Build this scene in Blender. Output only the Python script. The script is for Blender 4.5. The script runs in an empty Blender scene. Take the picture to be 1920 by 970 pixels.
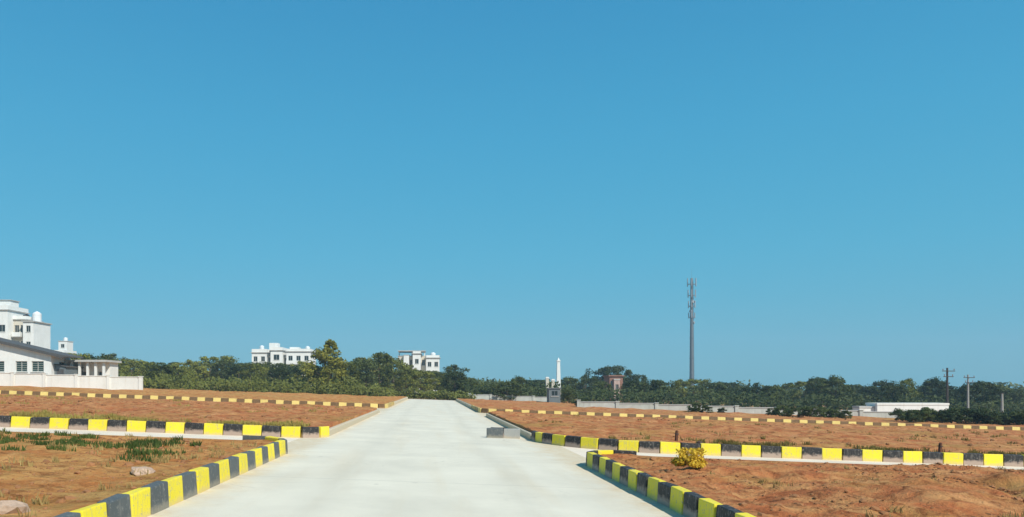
import bpy, bmesh, math, random
from mathutils import Vector, Matrix, Euler, noise
PI = math.pi
HAZE = 0.0006
scene = bpy.context.scene
col = scene.collection
F, CX, HY, CAMH = 1390.0, 810.0, 728.0, 1.5      # focal (px of a 1920 px frame), vanishing point, eye height

def gz(x):                                       # the whole estate falls gently towards the mast side
    return -0.037 * 90.0 * math.tanh(x / 90.0)
def px2x(px, Y): return (px - CX) / F * Y
def py2z(py, Y): return CAMH - (py - HY) / F * Y

# ------------------------------------------------------------------ tagging
def tag(o, label=None, cat=None, group=None, kind=None):
    if label: o['label'] = label
    if cat: o['category'] = cat
    if group: o['group'] = group
    if kind: o['kind'] = kind
    return o
def empty(name, loc, rz=0.0):
    o = bpy.data.objects.new(name, None); col.objects.link(o)
    o.empty_display_size = 0.2
    o.location = loc; o.rotation_euler = (0, 0, rz)
    return o
def copy_tree(o, parent=None):
    c = o.copy(); col.objects.link(c)
    if parent: c.parent = parent
    for ch in list(o.children): copy_tree(ch, c)
    return c

_ones = ['zeroth','first','second','third','fourth','fifth','sixth','seventh','eighth','ninth','tenth','eleventh','twelfth','thirteenth',
         'fourteenth','fifteenth','sixteenth','seventeenth','eighteenth','nineteenth']
_tens = {2:('twentieth','twenty'),3:('thirtieth','thirty'),4:('fortieth','forty'),5:('fiftieth','fifty'),6:('sixtieth','sixty'),7:('seventieth','seventy'),8:('eightieth','eighty')}
def ordw(n):
    if n < 20: return _ones[n]
    t, u = divmod(n, 10)
    return _tens[t][0] if u == 0 else _tens[t][1] + '-' + _ones[u]

# ------------------------------------------------------------------ mesh helper
class MB:
    def __init__(s): s.v = []; s.f = []
    def quad(s, a, b, c, d):
        n = len(s.v); s.v += [tuple(a), tuple(b), tuple(c), tuple(d)]; s.f.append((n, n+1, n+2, n+3))
    def box(s, x0, x1, y0, y1, z0, z1):
        n = len(s.v)
        s.v += [(x0,y0,z0),(x1,y0,z0),(x1,y1,z0),(x0,y1,z0),(x0,y0,z1),(x1,y0,z1),(x1,y1,z1),(x0,y1,z1)]
        for f in ((0,3,2,1),(4,5,6,7),(0,1,5,4),(1,2,6,5),(2,3,7,6),(3,0,4,7)): s.f.append(tuple(n+i for i in f))
    def tube(s, p0, p1, r0, r1, seg=8, caps=True):
        p0, p1 = Vector(p0), Vector(p1); d = (p1-p0).normalized()
        a = d.orthogonal().normalized(); b = d.cross(a); n = len(s.v)
        for p, r in ((p0,r0),(p1,r1)):
            for i in range(seg):
                t = 2*PI*i/seg; s.v.append(tuple(p + a*math.cos(t)*r + b*math.sin(t)*r))
        for i in range(seg):
            j = (i+1) % seg; s.f.append((n+i, n+j, n+seg+j, n+seg+i))
        if caps:
            s.f.append(tuple(n+i for i in reversed(range(seg)))); s.f.append(tuple(n+seg+i for i in range(seg)))
    def prism_y(s, pts, y0, y1):                     # polygon in (x,z) extruded along y
        n = len(s.v); k = len(pts)
        for y in (y0, y1):
            for (x, z) in pts: s.v.append((x, y, z))
        s.f.append(tuple(n+i for i in range(k))); s.f.append(tuple(n+k+i for i in reversed(range(k))))
        for i in range(k):
            j = (i+1) % k; s.f.append((n+i, n+k+i, n+k+j, n+j))
    def mesh(s, name, mat, smooth=False):
        me = bpy.data.meshes.new(name); me.from_pydata(s.v, [], s.f)
        me.update()
        if mat: me.materials.append(mat)
        if smooth: me.polygons.foreach_set('use_smooth', [True]*len(me.polygons))
        return me
    def build(s, name, mat, parent=None, smooth=False, fix=True):
        me = s.mesh(name, mat, smooth)
        if fix:
            bm = bmesh.new(); bm.from_mesh(me); bmesh.ops.recalc_face_normals(bm, faces=bm.faces); bm.to_mesh(me); bm.free()
        o = bpy.data.objects.new(name, me); col.objects.link(o)
        if parent: o.parent = parent
        return o
def obj(name, me, parent=None, loc=None):
    o = bpy.data.objects.new(name, me); col.objects.link(o)
    if parent: o.parent = parent
    if loc: o.location = loc
    return o

# ------------------------------------------------------------------ materials
class NT:
    def __init__(s, name):
        s.m = bpy.data.materials.new(name); s.m.use_nodes = True; s.t = s.m.node_tree; s.t.nodes.clear()
        s.out = s.n('ShaderNodeOutputMaterial'); s.p = s.n('ShaderNodeBsdfPrincipled'); s.l(s.p.outputs[0], s.out.inputs[0])
        s.p.inputs['Specular IOR Level'].default_value = 0.25
    def n(s, ty): return s.t.nodes.new(ty)
    def l(s, a, b): s.t.links.new(a, b)
    def coord(s, which='Object'):
        return s.n('ShaderNodeTexCoord').outputs[which]
    def pos(s): return s.n('ShaderNodeNewGeometry').outputs['Position']
    def mapping(s, v, sc):
        m = s.n('ShaderNodeMapping'); m.inputs['Scale'].default_value = sc; s.l(v, m.inputs[0]); return m.outputs[0]
    def noise(s, v, scale, detail=4, rough=0.6, dist=0.0):
        n = s.n('ShaderNodeTexNoise'); n.inputs['Scale'].default_value = scale; n.inputs['Detail'].default_value = detail
        n.inputs['Roughness'].default_value = rough; n.inputs['Distortion'].default_value = dist; s.l(v, n.inputs['Vector']); return n.outputs[0]
    def ramp(s, fac, stops):
        r = s.n('ShaderNodeValToRGB'); e = r.color_ramp.elements
        while len(e) < len(stops): e.new(0.5)
        for i, (p, c) in enumerate(stops):
            e[i].position = p; e[i].color = (c, c, c, 1) if isinstance(c, (int, float)) else (*c, 1)
        s.l(fac, r.inputs[0]); return r.outputs[0]
    def mix(s, fac, a, b, mode='MIX'):
        m = s.n('ShaderNodeMix'); m.data_type = 'RGBA'; m.blend_type = mode
        for sock, val in ((m.inputs[0], fac), (m.inputs[6], a), (m.inputs[7], b)):
            if isinstance(val, (int, float)): sock.default_value = val
            elif isinstance(val, tuple): sock.default_value = (*val, 1)
            else: s.l(val, sock)
        return m.outputs[2]
    def math(s, op, a, b=None, clamp=False):
        m = s.n('ShaderNodeMath'); m.operation = op; m.use_clamp = clamp
        for i, val in enumerate((a, b)):
            if val is None: continue
            if isinstance(val, (int, float)): m.inputs[i].default_value = val
            else: s.l(val, m.inputs[i])
        return m.outputs[0]
    def sep(s, v):
        x = s.n('ShaderNodeSeparateXYZ'); s.l(v, x.inputs[0]); return x.outputs
    def bump(s, h, strength, dist=0.02):
        b = s.n('ShaderNodeBump'); b.inputs['Strength'].default_value = strength; b.inputs['Distance'].default_value = dist
        s.l(h, b.inputs['Height']); s.l(b.outputs[0], s.p.inputs['Normal'])
    def color(s, c):
        if isinstance(c, tuple): s.p.inputs['Base Color'].default_value = (*c, 1)
        else: s.l(c, s.p.inputs['Base Color'])
    def rough(s, r): s.p.inputs['Roughness'].default_value = r

def m_plain(name, c, rough=0.6, var=0.12, scale=3.0, metal=0.0, dirt=None):
    k = NT(name); v = k.coord()
    n = k.noise(v, scale, 5, 0.65)
    lo = tuple(x*(1-var) for x in c); hi = tuple(min(1, x*(1+var*0.7)) for x in c)
    base = k.ramp(n, [(0.3, lo), (0.7, hi)])
    if dirt:
        st = k.noise(k.mapping(v, (2.2, 2.2, 0.25)), 1.5, 5, 0.7)
        base = k.mix(k.ramp(st, [(0.52, 0.0), (0.75, 0.55)]), base, dirt)
    k.color(base); k.rough(rough); k.p.inputs['Metallic'].default_value = metal
    return k.m

def m_soil(name, red, ochre, olive, dry_amt, seed):
    k = NT(name); v = k.pos()
    vv = k.n('ShaderNodeVectorMath'); vv.operation = 'ADD'; vv.inputs[1].default_value = (seed, seed*1.7, 0); k.l(v, vv.inputs[0]); v = vv.outputs[0]
    big = k.noise(v, 0.32, 5, 0.6, 0.4); mid = k.noise(v, 1.7, 6, 0.68, 0.3); fine = k.noise(v, 14, 5, 0.75)
    base = k.mix(k.ramp(mid, [(0.40, 0.0), (0.62, 1.0)]), red, ochre)
    base = k.mix(k.ramp(big, [(0.62-dry_amt, 0.0), (0.80-dry_amt, 0.8)]), base, olive)
    dark = tuple(x*0.42 for x in red); pale = tuple(min(1, x*1.35+0.03) for x in ochre)
    base = k.mix(k.ramp(k.noise(v, 3.3, 7, 0.72, 0.6), [(0.36, 0.85), (0.50, 0.0)]), base, dark)
    base = k.mix(k.ramp(k.noise(v, 0.85, 6, 0.65, 0.8), [(0.56, 0.0), (0.72, 0.55)]), base, pale)
    base = k.mix(k.ramp(fine, [(0.60, 0.0), (0.78, 0.6)]), base, pale)
    base = k.mix(k.ramp(fine, [(0.26, 0.55), (0.42, 0.0)]), base, dark)
    k.color(base); k.rough(0.95); k.p.inputs['Specular IOR Level'].default_value = 0.08
    h = k.math('ADD', k.math('MULTIPLY', fine, 0.5), mid)
    k.bump(h, 1.0, 0.10)
    return k.m

def m_road(name, base_c, dirt_c, edge=None):
    k = NT(name); v = k.pos(); xyz = k.sep(v)
    n1 = k.noise(v, 0.6, 6, 0.62, 0.3); n2 = k.noise(v, 7, 5, 0.7); n3 = k.noise(k.mapping(v, (1.4, 0.12, 1)), 1.0, 5, 0.6)
    fine = k.noise(v, 55, 3, 0.7)
    lo = tuple(x*0.90 for x in base_c); hi = tuple(min(1, x*1.06) for x in base_c)
    base = k.ramp(n1, [(0.32, lo), (0.68, hi)])
    base = k.mix(k.ramp(n3, [(0.5, 0.0), (0.75, 0.30)]), base, dirt_c)
    base = k.mix(k.ramp(n2, [(0.58, 0.0), (0.8, 0.28)]), base, tuple(x*0.72 for x in base_c))
    base = k.mix(k.ramp(fine, [(0.25, 0.35), (0.45, 0.0)]), base, tuple(x*0.6 for x in base_c))
    if edge:                                          # soil trodden and washed onto the slab from the verges
        ax = k.math('ABSOLUTE', xyz[0])
        wob = k.math('MULTIPLY', k.math('SUBTRACT', k.noise(v, 1.1, 6, 0.7), 0.5), 1.5)
        e = k.math('SUBTRACT', k.math('ADD', ax, wob), edge)
        fac = k.math('MULTIPLY', k.math('MULTIPLY', e, 1.8, True), k.ramp(n2, [(0.3, 0.2), (0.65, 0.85)]))
        base = k.mix(fac, base, dirt_c)
        # sawn contraction joints every 4.5 m
        fr = k.math('FRACT', k.math('MULTIPLY', k.math('ADD', xyz[1], 40.0), 1/4.5))
        j = k.math('LESS_THAN', k.math('ABSOLUTE', k.math('SUBTRACT', fr, 0.5)), 0.0022)
        vo = k.n('ShaderNodeTexVoronoi'); vo.feature = 'DISTANCE_TO_EDGE'; vo.inputs['Scale'].default_value = 0.33; vo.inputs['Randomness'].default_value = 1.0
        dv = k.n('ShaderNodeVectorMath'); dv.operation = 'MULTIPLY_ADD'; wn = k.n('ShaderNodeTexNoise'); wn.inputs['Scale'].default_value = 1.6; wn.inputs['Detail'].default_value = 5; k.l(v, wn.inputs['Vector'])
        k.l(wn.outputs['Color'], dv.inputs[0]); dv.inputs[1].default_value = (0.9, 0.9, 0); k.l(v, dv.inputs[2]); k.l(dv.outputs[0], vo.inputs['Vector'])
        crack = k.math('MULTIPLY', k.math('LESS_THAN', vo.outputs[0], 0.0022), k.ramp(k.noise(v, 0.25, 3, 0.5), [(0.5, 0.0), (0.6, 0.4)]))
        base = k.mix(crack, base, tuple(x*0.35 for x in base_c))
        # tyre-polished wheel paths, and dust between them
        for xc in (-1.45, 1.35):
            tr = k.math('SUBTRACT', 1.0, k.math('MULTIPLY', k.math('ABSOLUTE', k.math('SUBTRACT', k.math('ADD', xyz[0], k.math('MULTIPLY', k.math('SUBTRACT', k.noise(v, 0.15, 2, 0.5), 0.5), 0.8)), xc)), 2.4), True)
            base = k.mix(k.math('MULTIPLY', tr, k.ramp(n3, [(0.3, 0.12), (0.7, 0.34)])), base, tuple(x*0.70 for x in base_c))
        spot = k.ramp(k.noise(v, 2.7, 4, 0.6), [(0.70, 0.0), (0.74, 0.45)])
        base = k.mix(spot, base, tuple(x*0.5 for x in base_c))
        base = k.mix(k.math('MULTIPLY', j, 0.6), base, tuple(x*0.45 for x in base_c))
    k.color(base); k.rough(0.9); k.p.inputs['Specular IOR Level'].default_value = 0.1
    k.bump(k.math('ADD', fine, k.math('MULTIPLY', n2, 1.5)), 0.25, 0.01)
    return k.m

def m_paint(name, c, worn, dust, dust_top, amt=0.75):
    k = NT(name); v = k.coord(); p = k.pos(); xyz = k.sep(v)
    n = k.noise(p, 9, 6, 0.7); n2 = k.noise(p, 2.2, 5, 0.6)
    rnd = k.n('ShaderNodeObjectInfo').outputs['Random']
    base = k.mix(k.math('MULTIPLY', rnd, 0.55), c, tuple(x*0.78 for x in c))
    base = k.mix(k.ramp(n2, [(0.35, 0.0), (0.7, 0.35)]), base, tuple(min(1, x*1.12+0.015) for x in c))
    chip = k.math('MAXIMUM', k.ramp(k.noise(p, 19, 6, 0.75), [(0.575, 0.0), (0.615, 0.8)]), k.ramp(k.noise(k.mapping(p, (9, 9, 1.2)), 2.2, 5, 0.7), [(0.54, 0.0), (0.68, 0.5)]))
    base = k.mix(chip, base, worn)
    # dust splashed up from the road, thickest at the foot
    h = k.math('SUBTRACT', k.math('ADD', dust_top, k.math('MULTIPLY', k.math('SUBTRACT', n, 0.5), 0.22)), xyz[2])
    fac = k.math('MULTIPLY', k.math('MULTIPLY', h, 14.0, True), amt)
    base = k.mix(fac, base, dust)
    k.color(base); k.rough(0.62); k.bump(k.noise(p, 60, 4, 0.7), 0.25, 0.008)
    return k.m

def m_leaf(name, dark, light, trans=0.25):
    k = NT(name); p = k.pos()
    rnd = k.n('ShaderNodeObjectInfo').outputs['Random']
    n = k.noise(p, 0.9, 3, 0.6); fine = k.noise(p, 6.0, 2, 0.5)
    f = k.math('ADD', k.math('MULTIPLY', n, 0.9), k.math('MULTIPLY', fine, 0.45))
    f = k.math('ADD', f, k.math('MULTIPLY', k.math('SUBTRACT', rnd, 0.5), 0.55))
    base = k.ramp(f, [(0.42, dark), (0.9, light)])
    k.color(base); k.rough(0.6); k.p.inputs['Specular IOR Level'].default_value = 0.2
    tr = k.n('ShaderNodeBsdfTranslucent'); k.l(base, tr.inputs[0])
    ms = k.n('ShaderNodeMixShader'); ms.inputs[0].default_value = trans
    k.l(k.p.outputs[0], ms.inputs[1]); k.l(tr.outputs[0], ms.inputs[2]); k.l(ms.outputs[0], k.out.inputs[0])
    return k.m

def m_bark(name, c):
    k = NT(name); v = k.coord()
    n = k.noise(k.mapping(v, (1, 1, 0.2)), 9, 5, 0.7)
    k.color(k.ramp(n, [(0.3, tuple(x*0.6 for x in c)), (0.7, c)])); k.rough(0.9); k.bump(n, 0.6, 0.03); return k.m

M = {}
M['road'] = m_road('road_concrete', (0.70, 0.648, 0.525), (0.60, 0.46, 0.28), edge=2.55)
M['lane'] = m_road('lane_concrete', (0.76, 0.66, 0.53), (0.60, 0.44, 0.29))
M['ground'] = m_soil('ground_soil', (0.33, 0.15, 0.055), (0.38, 0.23, 0.10), (0.22, 0.19, 0.075), 0.10, 3.0)
M['soil_red'] = m_soil('soil_red', (0.45, 0.148, 0.056), (0.56, 0.275, 0.108), (0.42, 0.25, 0.075), 0.12, 11.0)
M['soil_ochre'] = m_soil('soil_ochre', (0.50, 0.19, 0.058), (0.58, 0.315, 0.108), (0.38, 0.26, 0.08), 0.10, 27.0)
M['yellow'] = m_paint('kerb_paint_yellow', (0.86, 0.69, 0.035), (0.40, 0.36, 0.28), (0.66, 0.50, 0.22), 0.085, 0.8)
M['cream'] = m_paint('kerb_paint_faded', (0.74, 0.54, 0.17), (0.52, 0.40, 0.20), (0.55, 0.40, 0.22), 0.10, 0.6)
M['black'] = m_paint('kerb_paint_black', (0.028, 0.026, 0.026), (0.26, 0.23, 0.20), (0.48, 0.35, 0.27), 0.15, 0.85)
M['grey_black'] = m_paint('kerb_paint_black_bleached', (0.10, 0.11, 0.11), (0.24, 0.23, 0.21), (0.42, 0.36, 0.26), 0.10, 0.5)
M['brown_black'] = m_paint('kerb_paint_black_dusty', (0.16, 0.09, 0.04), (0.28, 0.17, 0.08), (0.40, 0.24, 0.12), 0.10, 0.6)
M['grey_kerb'] = m_paint('kerb_bare_concrete', (0.36, 0.35, 0.32), (0.28, 0.27, 0.25), (0.48, 0.38, 0.26), 0.10, 0.6)
M['edging'] = m_paint('edging_concrete', (0.60, 0.50, 0.35), (0.48, 0.36, 0.22), (0.58, 0.43, 0.26), 0.06, 0.6)
M['leaf_sun'] = m_leaf('leaf_sunlit_green', (0.062, 0.080, 0.012), (0.255, 0.26, 0.045))  # front-lit brightness of the shed-side belt is put into the leaf colour
M['leaf_warm'] = m_leaf('leaf_warm_green', (0.080, 0.090, 0.012), (0.31, 0.29, 0.045))
M['leaf_dark'] = m_leaf('leaf_deep_backlit_green', (0.026, 0.044, 0.013), (0.105, 0.128, 0.034))  # backlit darkness of the mast-side trees painted into the leaves; shrubs share it
M['leaf_scrub'] = m_leaf('leaf_scrub', (0.040, 0.054, 0.011), (0.19, 0.20, 0.040))
M['leaf_gold'] = m_leaf('leaf_golden', (0.42, 0.25, 0.02), (0.75, 0.52, 0.05), 0.2)
M['grass_dry'] = m_leaf('grass_dry_blades', (0.26, 0.17, 0.06), (0.46, 0.34, 0.13), 0.2)
M['grass_olive'] = m_leaf('grass_olive_blades', (0.20, 0.15, 0.04), (0.42, 0.34, 0.09), 0.2)
M['grass_green'] = m_leaf('weed_blades', (0.05, 0.085, 0.018), (0.16, 0.20, 0.045), 0.25)
M['bark'] = m_bark('bark', (0.16, 0.115, 0.075))
M['white'] = m_plain('white_plaster', (0.82, 0.82, 0.78), 0.8, 0.07, 0.6, dirt=(0.60, 0.58, 0.52))
M['white2'] = m_plain('white_limewash', (0.80, 0.79, 0.74), 0.85, 0.08, 0.5, dirt=(0.62, 0.56, 0.46))
M['cream_wall'] = m_plain('cream_plaster', (0.62, 0.57, 0.47), 0.85, 0.10, 0.7, dirt=(0.42, 0.37, 0.30))
M['grey_wall'] = m_plain('grey_block_wall', (0.52, 0.53, 0.48), 0.9, 0.14, 1.3, dirt=(0.30, 0.28, 0.24))
M['grey_paint'] = m_plain('grey_sheet_steel', (0.15, 0.18, 0.19), 0.55, 0.12, 1.5, dirt=(0.16, 0.15, 0.14))
M['roof_dark'] = m_plain('roof_sheet_dark', (0.10, 0.095, 0.09), 0.7, 0.2, 1.5)
M['slab'] = m_plain('roof_slab_concrete', (0.48, 0.47, 0.44), 0.9, 0.12, 0.8)
M['frame'] = m_plain('window_frame_paint', (0.55, 0.54, 0.50), 0.5, 0.05)
M['frame_dark'] = m_plain('dark_frame', (0.09, 0.09, 0.09), 0.5, 0.05)
M['red_wall'] = m_plain('red_brown_plaster', (0.30, 0.16, 0.12), 0.85, 0.15, 1.0, dirt=(0.22, 0.15, 0.11))
M['pink'] = m_plain('pink_plaster', (0.52, 0.38, 0.33), 0.85, 0.12, 1.0, dirt=(0.36, 0.26, 0.22))
M['tank'] = m_plain('white_plastic_tank', (0.78, 0.80, 0.80), 0.4, 0.05)
M['tank_black'] = m_plain('black_plastic_tank', (0.03, 0.03, 0.035), 0.4, 0.05)
M['galv'] = m_plain('galvanised_steel', (0.20, 0.22, 0.24), 0.5, 0.12, 2.0, metal=0.3)
M['panel'] = m_plain('antenna_panel', (0.36, 0.38, 0.40), 0.5, 0.06)
M['conc_pole'] = m_plain('pole_concrete', (0.36, 0.35, 0.32), 0.9, 0.15, 2.5)
M['iron'] = m_plain('dark_iron', (0.07, 0.06, 0.055), 0.6, 0.2)
M['porcelain'] = m_plain('insulator_glaze', (0.30, 0.13, 0.07), 0.25, 0.05)
M['stake'] = m_plain('stake_wood', (0.13, 0.055, 0.030), 0.85, 0.2, 8.0)
M['stone'] = m_plain('pale_stone', (0.50, 0.35, 0.25), 0.95, 0.25, 4.0, dirt=(0.40, 0.24, 0.13))
M['stone_dark'] = m_plain('dark_stone', (0.09, 0.055, 0.045), 0.95, 0.3, 6.0)
M['clod'] = m_plain('soil_clod', (0.32, 0.15, 0.065), 0.97, 0.35, 0.7)
def m_glass(name, c):
    k = NT(name); k.color(c); k.rough(0.08); k.p.inputs['Specular IOR Level'].default_value = 0.5
    return k.m
M['glass'] = m_glass('window_glass', (0.02, 0.028, 0.026))
M['glass_green'] = m_glass('window_glass_greenish', (0.035, 0.06, 0.05))

# ------------------------------------------------------------------ sky, sun, camera
SUN_EL, SUN_AZ = math.radians(44), math.radians(140)      # azimuth clockwise from +Y (up the road)
w = bpy.data.worlds.new('World'); scene.world = w; w.use_nodes = True
nt = w.node_tree; nt.nodes.clear()
wo = nt.nodes.new('ShaderNodeOutputWorld'); bg = nt.nodes.new('ShaderNodeBackground'); sky = nt.nodes.new('ShaderNodeTexSky')
sky.sky_type = 'NISHITA'; sky.sun_disc = False; sky.sun_elevation = SUN_EL; sky.sun_rotation = SUN_AZ
sky.altitude = 0; sky.air_density = 1.0; sky.dust_density = 0.6; sky.ozone_density = 1.0
bg.inputs[1].default_value = 0.10
# the clear tropical blue: the Nishita sky blended with a measured elevation gradient
tc = nt.nodes.new('ShaderNodeTexCoord'); sx = nt.nodes.new('ShaderNodeSeparateXYZ'); nt.links.new(tc.outputs['Generated'], sx.inputs[0])
cr = nt.nodes.new('ShaderNodeValToRGB'); el = cr.color_ramp.elements
SKY = [(0.0, (.085, .405, .540)), (0.06, (.062, .410, .585)), (0.17, (.046, .405, .620)), (0.32, (.034, .355, .605)), (0.46, (.024, .290, .55)), (1.0, (.013, .16, .38))]
while len(el) < len(SKY): el.new(0.5)
for e_, (p_, c_) in zip(el, SKY): e_.position = p_; e_.color = (*c_, 1)
nt.links.new(sx.outputs[2], cr.inputs[0])
sc_ = nt.nodes.new('ShaderNodeMix'); sc_.data_type = 'RGBA'; sc_.blend_type = 'MULTIPLY'; sc_.inputs[0].default_value = 1.0; sc_.inputs[7].default_value = (10, 10, 10, 1)
nt.links.new(cr.outputs[0], sc_.inputs[6])
mx_ = nt.nodes.new('ShaderNodeMix'); mx_.data_type = 'RGBA'; mx_.inputs[0].default_value = 0.84
nt.links.new(sky.outputs[0], mx_.inputs[6]); nt.links.new(sc_.outputs[2], mx_.inputs[7])
nt.links.new(mx_.outputs[2], bg.inputs[0]); nt.links.new(bg.outputs[0], wo.inputs[0])
sl = bpy.data.lights.new('sun', 'SUN'); sl.energy = 4.6; sl.angle = math.radians(0.53); sl.color = (1.0, 0.955, 0.86)
so = bpy.data.objects.new('sun', sl); col.objects.link(so)
sd = Vector((math.sin(SUN_AZ)*math.cos(SUN_EL), math.cos(SUN_AZ)*math.cos(SUN_EL), math.sin(SUN_EL)))
so.rotation_euler = sd.to_track_quat('Z', 'Y').to_euler(); so.location = (30, -20, 40)

cd = bpy.data.cameras.new('camera'); cam = bpy.data.objects.new('camera', cd); col.objects.link(cam)
cam.location = (0, 0, CAMH); cam.rotation_euler = (PI/2, 0, 0)
cd.sensor_width = 36.0; cd.lens = 36.0*F/1920.0
cd.shift_x = (960-CX)/1920.0; cd.shift_y = (HY-485)/1920.0
cd.clip_start = 0.05; cd.clip_end = 8000
scene.camera = cam
scene.view_settings.view_transform = 'Standard'; scene.view_settings.look = 'None'; scene.view_settings.exposure = 0.12; scene.view_settings.gamma = 1.0
scene.render.resolution_x, scene.render.resolution_y = 1024, 517

# ------------------------------------------------------------------ ground, roads, plots
def fbm(x, y, s, seed=0.0, oct=4):
    return noise.fractal(Vector((x*s+seed, y*s-seed*1.3, seed*0.37)), 0.9, 2.1, oct)

def grid_mesh(name, mat, xs_fn, ys, n, zfn, kind='structure', smooth=True):
    """rows at each y of ys; xs_fn(y) -> list of n x values"""
    v, f = [], []
    for y in ys:
        for x in xs_fn(y): v.append((x, y, zfn(x, y)))
    for j in range(len(ys)-1):
        for i in range(n-1):
            a = j*n+i; f.append((a, a+1, a+n+1, a+n))
    me = bpy.data.meshes.new(name); me.from_pydata(v, [], f); me.update()
    me.materials.append(mat)
    if smooth: me.polygons.foreach_set('use_smooth', [True]*len(me.polygons))
    bm = bmesh.new(); bm.from_mesh(me); bmesh.ops.recalc_face_normals(bm, faces=bm.faces)
    if sum(q.normal.z for q in bm.faces) < 0: bmesh.ops.reverse_faces(bm, faces=bm.faces)
    bm.to_mesh(me); bm.free()
    o = obj(name, me); tag(o, kind=kind)
    return o

gx = sorted(set([s*v for v in (0, 4, 8, 14, 20, 28, 36, 45, 55, 70, 90, 120, 160, 220, 300, 500, 900) for s in (-1, 1)]))
gy = [-60, -20, 0, 10, 20, 30, 45, 60, 80, 100, 130, 170, 230, 320, 500, 900]
g = grid_mesh('ground', M['ground'], lambda y: gx, gy, len(gx), lambda x, y: gz(x)-0.03)

rx = [-3.6 + 7.2*i/12 for i in range(13)]
grid_mesh('road', M['road'], lambda y: rx, [-8 + 2*i for i in range(53)], len(rx), lambda x, y: gz(x)+0.004)
lx = [-90 + 5*i for i in range(37)]
for y0, y1 in ((15.6, 21.6), (42.3, 50.6)):
    grid_mesh('side_road', M['lane'], lambda y: lx, [y0 + (y1-y0)*i/4 for i in range(5)], len(lx), lambda x, y: gz(x))

KW, KH, KL = 0.15, 0.30, 0.53                     # kerb stone width, height above road, length
EDGE = 3.05
class Plot:
    """side -1/+1; between y0 and y1; kerb face at EDGE; corner radii r0 (near) and r1 (far)"""
    def __init__(s, side, y0, y1, r0, r1, e=EDGE): s.side, s.y0, s.y1, s.r0, s.r1, s.e = side, y0, y1, r0, r1, e
    def xe(s, y, inset=0.0):
        e, y0, y1 = s.e+inset, s.y0+inset, s.y1-inset
        r0, r1 = max(0.01, s.r0-inset), max(0.01, s.r1-inset)
        if y > y1-r1: t = min(r1, y-(y1-r1)); return e+r1-math.sqrt(max(0, r1*r1-t*t))
        if y < y0+r0: t = min(r0, (y0+r0)-y); return e+r0-math.sqrt(max(0, r0*r0-t*t))
        return e
    def path_front(s, X, inset=KW/2):              # along the near edge from far out to the corner, then up the road
        e, y0, r = s.e+inset, s.y0+inset, max(0.02, s.r0-inset)
        pts = [(X, y0), (e+r, y0)]
        for i in range(1, 17):
            a = PI/2*i/16; pts.append((e+r-r*math.sin(a), y0+r-r*math.cos(a)))
        return [(s.side*x, y) for x, y in pts]
    def path_side(s, ya, yb, inset=KW/2): return [(s.side*(s.e+inset), ya), (s.side*(s.e+inset), yb)]
    def path_back(s, X, inset=KW/2, corner=True):
        e, y1, r = s.e+inset, s.y1-inset, max(0.02, s.r1-inset)
        pts = []
        if corner:
            for i in range(17):
                a = PI/2*i/16; pts.append((e+r-r*math.cos(a), y1-r+r*math.sin(a)))
        else: pts.append((e+r, y1))
        pts.append((X, y1))
        return [(s.side*x, y) for x, y in pts]

P_nl = Plot(-1, -9, 16.5, 0.02, 1.0); P_nr = Plot(1, -9, 16.2, 0.02, 1.1, 3.18)
P_ml = Plot(-1, 20.3, 43.0, 0.9, 1.2, 2.95); P_mr = Plot(1, 19.45, 43.0, 3.4, 1.2)
P_fl = Plot(-1, 50.0, 96.0, 1.0, 0.5); P_fr = Plot(1, 48.0, 96.0, 1.0, 0.5)

mounds = []                                         # (x, y, radius, height)
def plot_surface(p, mat, X, h, amp, nx, ny, seed, ynear=None, skirt=0.25):
    ins = KW + 0.0
    ya, yb = p.y0+ins, p.y1-ins
    if ynear is not None: ya = ynear
    r0, r1 = p.r0, p.r1
    ys = set()
    for i in range(ny+1): ys.add(ya + (yb-ya)*i/ny)
    for r, sgn, yc in ((r0, 1, p.y0+ins), (r1, -1, yb)):
        if r > 0.3 and (sgn < 0 or ynear is None):
            for i in range(17): ys.add(yc + sgn*max(0.0, r-ins)*(1-math.cos(PI/2*i/16)))
    ys = sorted(ys)
    ys = [ys[0]-0.001] + ys + [ys[-1]+0.001]
    us = [(i/(nx-1))**1.8 for i in range(nx)]
    def xs(y):
        e = p.xe(min(max(y, p.y0+ins), yb), ins)
        return [p.side*(e-0.001)] + [p.side*(e+(X-e)*u) for u in us]
    def z(x, y):
        ax = abs(x); e = p.xe(min(max(y, p.y0+ins), yb), ins)
        if ax < e-0.0005 or y < ya-0.0005 or y > yb+0.0005: return gz(x)-skirt
        d = min(ax-e, (y-ya) if ynear is None else 9, yb-y)
        k = min(1.0, d/0.8)
        q = amp*k*(fbm(x, y, 0.5, seed)*0.55 + fbm(x, y, 1.8, seed+5)*0.30 + fbm(x, y, 6.0, seed+9, 3)*0.13)
        q += 0.07*math.exp(-(ax-e)/0.22)*max(0.0, 0.3+fbm(x, y, 1.3, seed+3))*min(1, (ax-e)/0.02)
        for mx, my, mr, mh in mounds:
            dd = ((x-mx)**2+(y-my)**2)/(mr*mr)
            if dd < 6: q += mh*math.exp(-dd)*(1+0.5*fbm(x, y, 2.3, seed+2))
        return gz(x)+h+q
    return grid_mesh('plot_soil', mat, xs, ys, nx+1, z), z

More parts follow.
